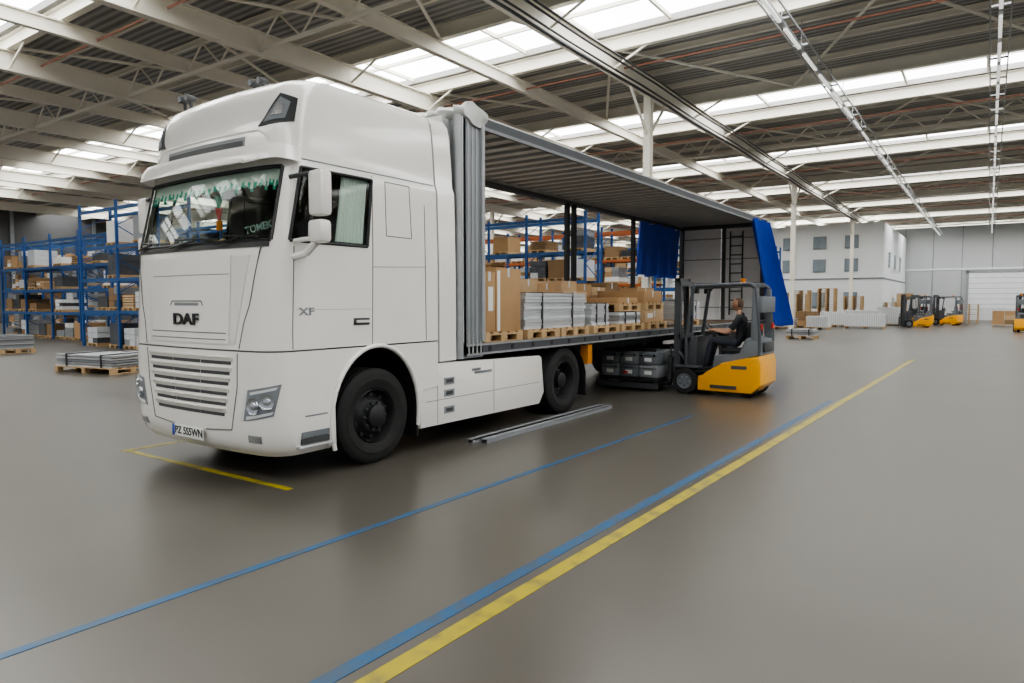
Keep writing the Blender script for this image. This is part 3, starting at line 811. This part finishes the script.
mb = MB()
for i in range(2):
    ya, yb = 6.35+.1*i, 9.75
    h = .05
    for (u0, u1, z0, z1) in ((0, .012, 0, h), (.088, .10, 0, h), (0, .10, h-.012, h)):
        mb.box(-5.10+i*.14+u0, -5.10+i*.14+u1, ya, yb, z0, z1, greyp)
mb.obj('steel_profiles')

# ------------------------------------------------------------------ forklift
def build_forklift(parent):
    def add(name, fn, **k):
        mb = MB(); fn(mb); return mb.obj(name, parent, **k)
    def body(mb):
        mb.prism([(.26, .08), (.26, .34), (.08, .40), (-.18, .60), (-.60, .70), (-.82, .74), (-.86, .62), (-.86, .24), (-.70, .08)], 'Y', -.53, .53, orange, .03)
        mb.prism([(.66, .10), (.66, .36), (.26, .36), (.26, .10)], 'Y', -.36, .36, fgrey, .02)
        mb.box(.24, .72, .30, .52, .475, .52, fgrey, .015); mb.box(.24, .72, -.52, -.30, .475, .52, fgrey, .015)
        mb.box(-.45, .02, .525, .545, .14, .20, dark); mb.box(-.45, .02, -.545, -.525, .14, .20, dark)
        mb.box(-.62, -.35, .53, .534, .50, .56, fgrey); mb.box(-.62, -.35, -.534, -.53, .50, .56, fgrey)
    add('counterweight_body', body)
    def hood(mb):
        mb.prism([(.02, .44), (-.02, .72), (-.50, .76), (-.56, 1.02), (-.62, 1.06), (-.80, 1.02), (-.84, .76), (-.60, .705), (-.18, .61)], 'Y', -.47, .47, fgrey2, .03)
        mb.box(-.87, -.84, -.3, .3, .8, .98, dark, .01)
        mb.box(-.05, .30, -.5, .5, .40, .44, black)
    add('battery_hood', hood)
    def cowl(mb):
        mb.prism([(.30, .44), (.52, .44), (.50, .9), (.40, 1.06), (.28, 1.06), (.34, .9)], 'Y', -.40, .40, fgrey, .02)
        mb.cyl((.34, 0, 1.04), (.19, 0, 1.14), .03, black, 10)
        c = Vector((.18, 0, 1.15)); n = Vector((-.75, 0, .66)).normalized(); u = n.cross(Vector((0, 1, 0))); v = Vector((0, 1, 0))
        mb.tube([c+(u*cos(t*pi/12)+v*sin(t*pi/12))*.15 for t in range(25)], .013, black, 8)
        for t in (0, 2.1, 4.2): mb.cyl(c, c+(u*cos(t)+v*sin(t))*.15, .01, black, 6)
        for y in (-.3, -.25, -.2): mb.cyl((.33, y, 1.05), (.28, y, 1.16), .008, black, 6); mb.ell((.28, y, 1.17), .015, .015, .02, black, 8, 6)
    add('dashboard', cowl)
    def seat(mb):
        mb.box(-.50, -.04, -.23, .23, .76, .84, black, .03); mb.box(-.62, -.53, -.23, .23, .82, 1.32, black, .04)
        mb.box(-.45, -.15, -.33, -.28, .95, 1.0, black, .015)
    add('seat', seat)
    def guard(mb):
        for sg in (1, -1):
            y = sg*.44
            mb.tube([(.50, y, .44), (.52, y, 1.0), (.40, y, 1.88), (.34, y, 1.97), (-.62, y, 2.0), (-.72, y, 1.93), (-.80, y, 1.1), (-.80, y, .75)], .034, fgrey, 10)
            mb.prism([(-.66, 1.0), (-.82, 1.0), (-.76, 1.92), (-.68, 1.92)], 'Y', *sorted((sg*.40, sg*.47)), fgrey2, .01)
        for k in range(8):
            x = .32-k*.125; mb.box(x-.015, x+.015, -.44, .44, 1.96, 2.0, fgrey)
        mb.box(-.66, -.60, -.44, .44, 1.95, 2.0, fgrey); mb.box(.31, .38, -.44, .44, 1.93, 1.99, fgrey)
        mb.box(-.84, -.76, -.44, .44, 1.5, 1.78, fgrey2, .01); mb.box(.36, .42, .2, .34, 1.84, 1.93, black, .01); mb.box(.36, .42, -.34, -.2, 1.84, 1.93, black, .01)
        mb.cyl((-.45, .25, 2.0), (-.45, .25, 2.1), .045, amber, 12)
        mb.box(-.83, -.80, -.42, -.34, 1.2, 1.3, red); mb.box(-.83, -.80, .34, .42, 1.2, 1.3, red)
    add('overhead_guard', guard)
    def mast(mb):
        for sg in (1, -1):
            for (xa, ya, z1, m) in ((.72, .33, 2.05, fgrey), (.755, .26, 2.13, dark)):
                y = sg*ya
                mb.box(xa-.055, xa+.055, *sorted((y, y+sg*.02)), .08, z1, m); mb.box(xa-.055, xa-.035, *sorted((y-sg*.05, y)), .08, z1, m); mb.box(xa+.035, xa+.055, *sorted((y-sg*.05, y)), .08, z1, m)
            mb.cyl((.70, sg*.22, .1), (.70, sg*.22, 1.25), .032, dark, 12); mb.cyl((.70, sg*.22, 1.25), (.70, sg*.22, 2.05), .02, chrome, 12)
            mb.cyl((.77, sg*.12, .3), (.77, sg*.12, 2.05), .012, black, 6)
            mb.cyl((.45, sg*.36, .5), (.68, sg*.36, .75), .03, fgrey, 10)
        for z in (.12, 1.0, 1.98): mb.box(.66, .70, -.35, .35, z, z+.09, fgrey)
        mb.box(.72, .78, -.28, .28, 2.05, 2.13, dark); mb.box(.70, .74, -.28, .28, 1.1, 1.16, dark)
        mb.tube([(.72, 0, 2.05), (.70, .02, 1.2), (.70, .03, .4)], .018, black, 8)
        for z in (.22, .55): mb.box(.82, .86, -.45, .45, z, z+.09, dark)
        for y in (-.43, -.15, .12, .40): mb.box(.80, .83, y, y+.03, .2, .9, dark)
        mb.box(.80, .83, -.43, .43, .86, .90, dark)
        for sg in (1, -1):
            y = sg*.27; mb.box(.86, .90, y-.05, y+.05, .10, .68, chass); mb.prism([(.88, .10), (.88, .14), (1.95, .115), (2.0, .10)], 'Y', y-.05, y+.05, chass)
    add('mast_and_forks', mast)
    def wh(mb):
        for sg in (1, -1):
            for (x, r, w) in ((.50, .235, .15), (-.60, .17, .13)):
                y = sg*(.55 if x > 0 else .40)
                mb.lathe([(0, .0), (r*.25, .0), (r*.3, -.015), (r*.50, -.02), (r*.55, 0), (r*.60, 0), (r*.93, 0), (r, -.02), (r, -w+.02), (r*.93, -w), (0, -w)], (x, y, r), (0, sg, 0), rubber, 28,
                         mats=[fgrey2, fgrey2, fgrey2, fgrey2, fgrey2, rubber, rubber, rubber, rubber, rubber])
                for i in range(6): t = i*pi/3; mb.cyl((x+r*.38*cos(t), y-sg*.025, r+r*.38*sin(t)), (x+r*.38*cos(t), y-sg*.0, r+r*.38*sin(t)), .012, steel, 6)
    add('wheels', wh)
FX, FYY = -4.05, 12.6
fk = empty('forklift', (FX, FYY, 0), pi)
build_forklift(fk)
def clone(name, src, loc, rotz):
    e = empty(name, loc, rotz)
    for c in src.children:
        o = bpy.data.objects.new(c.name.split('.')[0], c.data); SC.collection.objects.link(o); o.parent = e
    return e
clone('forklift.001', fk, (-3.9, 51.5, 0), radians(200))
clone('forklift.002', fk, (-4.0, 56.5, 0), radians(120))
clone('forklift.003', fk, (1.7, 47.0, 0), radians(90))
clone('forklift.004', fk, (-2.4, 57.0, 0), radians(160))

# ------------------------------------------------------------------ driver
def skinned(verts, edges, root=0, sub=2):
    me = bpy.data.meshes.new('sk'); me.from_pydata([v[:3] for v in verts], edges, [])
    o = bpy.data.objects.new('sk', me); SC.collection.objects.link(o)
    md = o.modifiers.new('s', 'SKIN'); md.use_smooth_shade = True; md.branch_smoothing = 0.6
    for i, v in enumerate(verts):
        r = v[3]; r = r if isinstance(r, tuple) else (r, r)
        me.skin_vertices[0].data[i].radius = r; me.skin_vertices[0].data[i].use_root = (i == root)
    if sub: s = o.modifiers.new('b', 'SUBSURF'); s.levels = sub; s.render_levels = sub
    dg = bpy.context.evaluated_depsgraph_get(); r = bpy.data.meshes.new_from_object(o.evaluated_get(dg)); bpy.data.objects.remove(o); return r
def make_driver():
    verts = [(-.36, 0, .95, (.17, .13)), (-.38, 0, 1.12, (.15, .12)), (-.37, 0, 1.29, (.18, .125)), (-.35, 0, 1.41, (.11, .085)), (-.325, 0, 1.48, .058), (-.31, 0, 1.55, .052)]
    edges = [(0, 1), (1, 2), (2, 3), (3, 4), (4, 5)]
    for sg in (1, -1):
        b = len(verts)
        verts += [(-.36, sg*.155, 1.385, .07), (-.31, sg*.235, 1.28, .056), (-.20, sg*.27, 1.13, .045), (-.04, sg*.225, 1.15, .036), (.095, sg*.175, 1.17, .026), (.145, sg*.158, 1.172, (.032, .019))]
        edges += [(3, b)]+[(b+i, b+i+1) for i in range(5)]
        b = len(verts)
        verts += [(-.30, sg*.11, .935, .10), (-.08, sg*.125, .965, .088), (.13, sg*.14, .985, .066), (.19, sg*.14, .80, .058), (.235, sg*.14, .56, .045), (.25, sg*.14, .50, .045), (.37, sg*.15, .482, (.045, .032))]
        edges += [(0, b)]+[(b+i, b+i+1) for i in range(6)]
    me = skinned(verts, edges, 0, 3)
    mb = MB()
    off = [mb.bm.verts.new(v.co) for v in me.vertices]
    up = (Vector((-.31, 0, 1.28)), Vector((.11, 0, -.15)).normalized())
    for p in me.polygons:
        c = p.center
        onarm = abs(c.y) > .17 and (Vector((c.x, 0, c.z))-up[0]).dot(up[1]) > .075 and c.z > 1.05
        if c.z > 1.455 and abs(c.y) < .09: m = skin
        elif (onarm or c.x > -.18) and c.z > 1.06: m = skin
        elif c.z < .56 and c.x > .1: m = black
        elif c.z < 1.02: m = trouser
        else: m = shirt
        mb.face([off[i] for i in p.vertices], m)
    mb.cyl((-.352, 0, 1.425), (-.33, 0, 1.468), .078, shirt, 20, .064)
    for sg in (1, -1):
        a = Vector((-.31, sg*.235, 1.28)); b = Vector((-.20, sg*.27, 1.13))
        mb.cyl(a.lerp(b, .30), a.lerp(b, .56), .058, shirt, 16, .060)
    for sg in (1, -1):
        pc = Vector((.158, sg*.152, 1.172))
        for k in range(4):
            L = (.026, .030, .028, .022)[k]; oy = (-.026+.0175*k)
            p = pc+Vector((oy*.25, -sg*oy, .010*(1.5-abs(k-1.5))))
            ch = [(p.x, p.y, p.z, .0092), (p.x+L, p.y-sg*.002, p.z+.002, .0088), (p.x+L*1.5, p.y-sg*.004, p.z-.022, .008), (p.x+L*.9, p.y-sg*.004, p.z-.040, .0068)]
            fm = skinned(ch, [(0, 1), (1, 2), (2, 3)], 0, 1); mb.addmesh(fm, skin, Matrix.Identity(4))
        p = pc+Vector((-.02, -sg*.03, 0))
        fm = skinned([(p.x, p.y, p.z, .011), (p.x+.018, p.y-sg*.014, p.z-.016, .010), (p.x+.036, p.y-sg*.014, p.z-.032, .0085)], [(0, 1), (1, 2)], 0, 1); mb.addmesh(fm, skin, Matrix.Identity(4))
    hc = Vector((-.285, 0, 1.635))
    def hf(p):
        q = p.copy()
        if q.z < 0: k = 1+q.z*2.2; q.y *= k; q.x = q.x*(1+q.z*1.0)+(-q.z)*.10
        if q.x > .06 and -.045 < q.z < .03: q.x += .012*(1-abs(q.y)/.07) if abs(q.y) < .02 else -.006
        if q.x < 0 and q.z > -.02: q.x *= 1.1
        return q
    mb.ell(hc, .096, .076, .118, skin, 28, 20, hf)
    mb.ell(hc+Vector((-.012, 0, .008)), .098, .079, .117, hairm, 28, 20, lambda p: p if (p.z > -.02 and p.x < .045 and not (p.z < .07 and p.x > .0)) or (p.x < -.02 and p.z > -.06) else p*.8)
    mb.prism([(hc.x+.082, 1.66), (hc.x+.116, 1.612), (hc.x+.082, 1.605)], 'Y', -.013, .013, skin, .004)
    for sg in (1, -1):
        mb.ell(hc+Vector((.080, sg*.031, .006)), .012, .014, .009, paper, 10, 6); mb.ell(hc+Vector((.090, sg*.031, .006)), .004, .006, .006, black, 8, 5)
        mb.box(hc.x+.074, hc.x+.090, sg*.031-.016, sg*.031+.016, 1.656, 1.662, hairm)
        mb.ell(hc+Vector((-.005, sg*.080, -.005)), .02, .010, .032, skin, 10, 8)
    mb.box(hc.x+.072, hc.x+.090, -.022, .022, 1.578, 1.586, M('lips', (.4, .14, .12), .5), .003)
    return mb.obj('forklift_driver', None, (FX, FYY, 0), pi, angle=60)
make_driver()

# ------------------------------------------------------------------ racks
def rack(x0, y0, nb, rotz=0, levels=4, H=5.2, seed=1, fill=.68, beam=None):
    rnd = random.Random(seed); beam = beam or racko
    mb = MB(); bay = 2.8; D = 1.1
    for i in range(nb+1):
        x = i*bay
        for y in (0, D): mb.box(x-.05, x+.05, y-.04, y+.04, 0, H, rackb)
        z = .2; k = 0
        while z < H-.6:
            a, b = (0, D) if k % 2 else (D, 0)
            mb.cyl((x, a, z), (x, b, z+.6), .02, rackb, 4); z += .6; k += 1
    lv = [.18]+[.18+(H-.6)*(k+1)/levels for k in range(levels-1)]
    for z in lv[1:]+[H-.25]:
        for y in (0, D): mb.box(0, nb*bay, y-.025, y+.025, z-.12, z, beam)
    r = mb.obj('pallet_rack', None, (x0, y0, 0), rotz)
    mb = MB()
    mats = (card, card2, card3, card3, greyp, wrap, greyp, dgrey, dark, paper, wrap, card)
    for i in range(nb):
        for li, z in enumerate(lv):
            z = z if li else 0.0
            hmax = (lv[1]-.35)
            for q in range(3):
                if rnd.random() > fill: continue
                xa = i*bay+.12+q*.88; xb = xa+.8
                mb.box(xa, xb, .05, 1.1, z+.09, z+.12, wood)
                for xx in (xa, (xa+xb)/2-.05, xb-.1): mb.box(xx, xx+.1, .05, 1.1, z, z+.09, wood)
                h = rnd.uniform(.35, 1)*hmax*.85; m = rnd.choice(mats)
                t = rnd.random()
                if t < .4: mb.box(xa+.02, xb-.02, .08, 1.05, z+.12, z+.12+h, m)
                elif t < .55:
                    for b in range(5): mb.box(xa+.02, xb-.02, .06, 1.08, z+.12+b*h/5, z+.12+(b+.75)*h/5, m)
                else:
                    n = 3
                    for a in range(2):
                        for b in range(n):
                            mb.box(xa+.02+a*.385, xa+.39+a*.385, .08, 1.05, z+.12+b*h/n, z+.12+(b+1)*h/n-.015, m if rnd.random() < .7 else rnd.choice(mats))
    mb.obj('stored_goods', r, weld=False)
    return r
rack(-28.3, 12.0, 2, seed=3, H=5.3)
rack(-40.2, 13.4, 4, seed=4, H=4.7)
rack(-52, 17.5, 11, seed=5, H=5.3)
rack(-30.0, 24.0, 6, seed=6, H=5.3)
rack(-52, 30.0, 14, seed=7, H=5.3, beam=rackr)
rack(-34.0, 40.0, 8, seed=8, H=5.3)
rack(-34.0, 47.0, 8, seed=9, H=5.3)

# ------------------------------------------------------------------ loose goods
def goods(name, x, y, w, d, h, kind, rot=0, seed=0):
    rnd = random.Random(seed); mb = MB()
    pallet(mb, -w/2, w/2, -d/2, d/2, 0)
    if kind == 'flat':
        n = max(2, int(h/.05))
        for k in range(n):
            j = rnd.uniform(-.04, .04); z = .146+k*h/n; mb.box(-w/2+.02+j, w/2-.02+j, -d/2+.03, d/2-.03, z, z+h/n*.7, (alu, steel, greyp)[k % 3])
        for q in (-.3, .3): mb.box(q*w-.02, q*w+.02, -d/2+.01, d/2-.01, .146, .15+h, black)
    elif kind == 'cards':
        for a in range(2):
            for b in range(3): mb.box(-w/2+.02+a*w/2, -w/2+w/2-.02+a*w/2, -d/2+.02, d/2-.02, .146+b*h/3, .146+(b+1)*h/3-.01, rnd.choice((card, card2, card3)))
    elif kind == 'pallets':
        z = .146
        while z < h: pallet(mb, -w/2+rnd.uniform(-.02, .02), w/2, -d/2, d/2, z); z += .147
    elif kind == 'panels':
        n = int(w/.06)
        for k in range(n): mb.box(-w/2+k*w/n, -w/2+k*w/n+.05, -d/2, d/2, .146, h-rnd.uniform(0, .05), wrap if k % 2 else paper)
    return mb.obj(name, None, (x, y, 0), rot)
goods('sheet_metal_pallet', -17.6, 7.9, 2.0, 1.1, .30, 'flat', radians(12), 1)
goods('sheet_metal_pallet', -18.6, 9.6, 1.8, 1.1, .2, 'flat', radians(8), 2)
goods('metal_crate', -26.6, 9.0, 1.4, 1.0, .45, 'flat', 0, 3)
k = 0
for (x, y, w, h, kind) in ((-12.4, 50, 1.3, 1.6, 'pallets'), (-10.8, 50, 1.3, 2.2, 'pallets'), (-11.5, 54, 1.3, 2.4, 'pallets'), (-9.6, 47, 1.2, .9, 'cards'), (-8.3, 49, 1.6, 1.0, 'panels'), (-7.2, 51.7, 2.4, 1.1, 'panels'), (-6.3, 47.5, 2.2, .9, 'panels'),
                           (-10.2, 44, 1.2, .5, 'flat'), (-13.5, 46, 1.2, 1.4, 'cards'), (-15, 48, 1.2, 1.8, 'cards'), (-5.6, 54, 1.6, 1.3, 'panels'), (-9.9, 55.3, 1.2, 2.6, 'pallets'), (-6.9, 33, 1.2, .3, 'flat'), (-4.6, 62, 2, 1.8, 'panels'), (-3.0, 66, 2, 1.9, 'panels'), (-8.0, 54.5, 1.2, 2.0, 'pallets'), (-1.2, 62, 1.2, 1.4, 'pallets'), (-5.8, 66, 1.2, 2.2, 'cards'),
                           (-8.4, 44.5, 1.2, .8, 'panels'), (-5.0, 70, 2.4, 2.0, 'panels'), (-5.9, 60.2, 1.4, 1.5, 'pallets'), (0.2, 68, 2, 1.2, 'panels'), (.9, 57, 1.4, .9, 'cards')):
    goods({'pallets': 'pallet_stack', 'cards': 'carton_stack', 'panels': 'wrapped_panel_stack', 'flat': 'sheet_metal_pallet'}[kind], x, y, w, 1.1, h, kind, 0, k); k += 1
for (x, y, h, kd) in ((-11.5, 12, 1.0, 'cards'), (-13, 13.5, 1.2, 'cards'), (-12.5, 17, 1.4, 'cards'), (-11.3, 20.5, 1.0, 'panels'), (-14.5, 20, 1.5, 'cards'), (-12.0, 26.5, 1.6, 'pallets'), (-12.5, 28.3, 1.4, 'cards')):
    goods({'cards': 'carton_stack', 'panels': 'wrapped_panel_stack', 'pallets': 'pallet_stack'}[kd], x, y, 1.2, .9, h, kd, 0, k); k += 1

# ------------------------------------------------------------------ world, camera
w = bpy.data.worlds.new('daylight'); SC.world = w; w.use_nodes = True
bg = w.node_tree.nodes['Background']; bg.inputs[0].default_value = (0.93, 0.96, 1.0, 1); bg.inputs[1].default_value = 0.50
try: SC.view_settings.look = 'AgX - Medium High Contrast'
except Exception as e: print('look', e)
cam = bpy.data.cameras.new('camera'); co = bpy.data.objects.new('camera', cam); SC.collection.objects.link(co)
co.location = (0, 0, 1.7); co.rotation_euler = (radians(90-3.39), 0, radians(34.9)); cam.lens = 24; cam.sensor_width = 36; cam.clip_end = 300
SC.camera = co
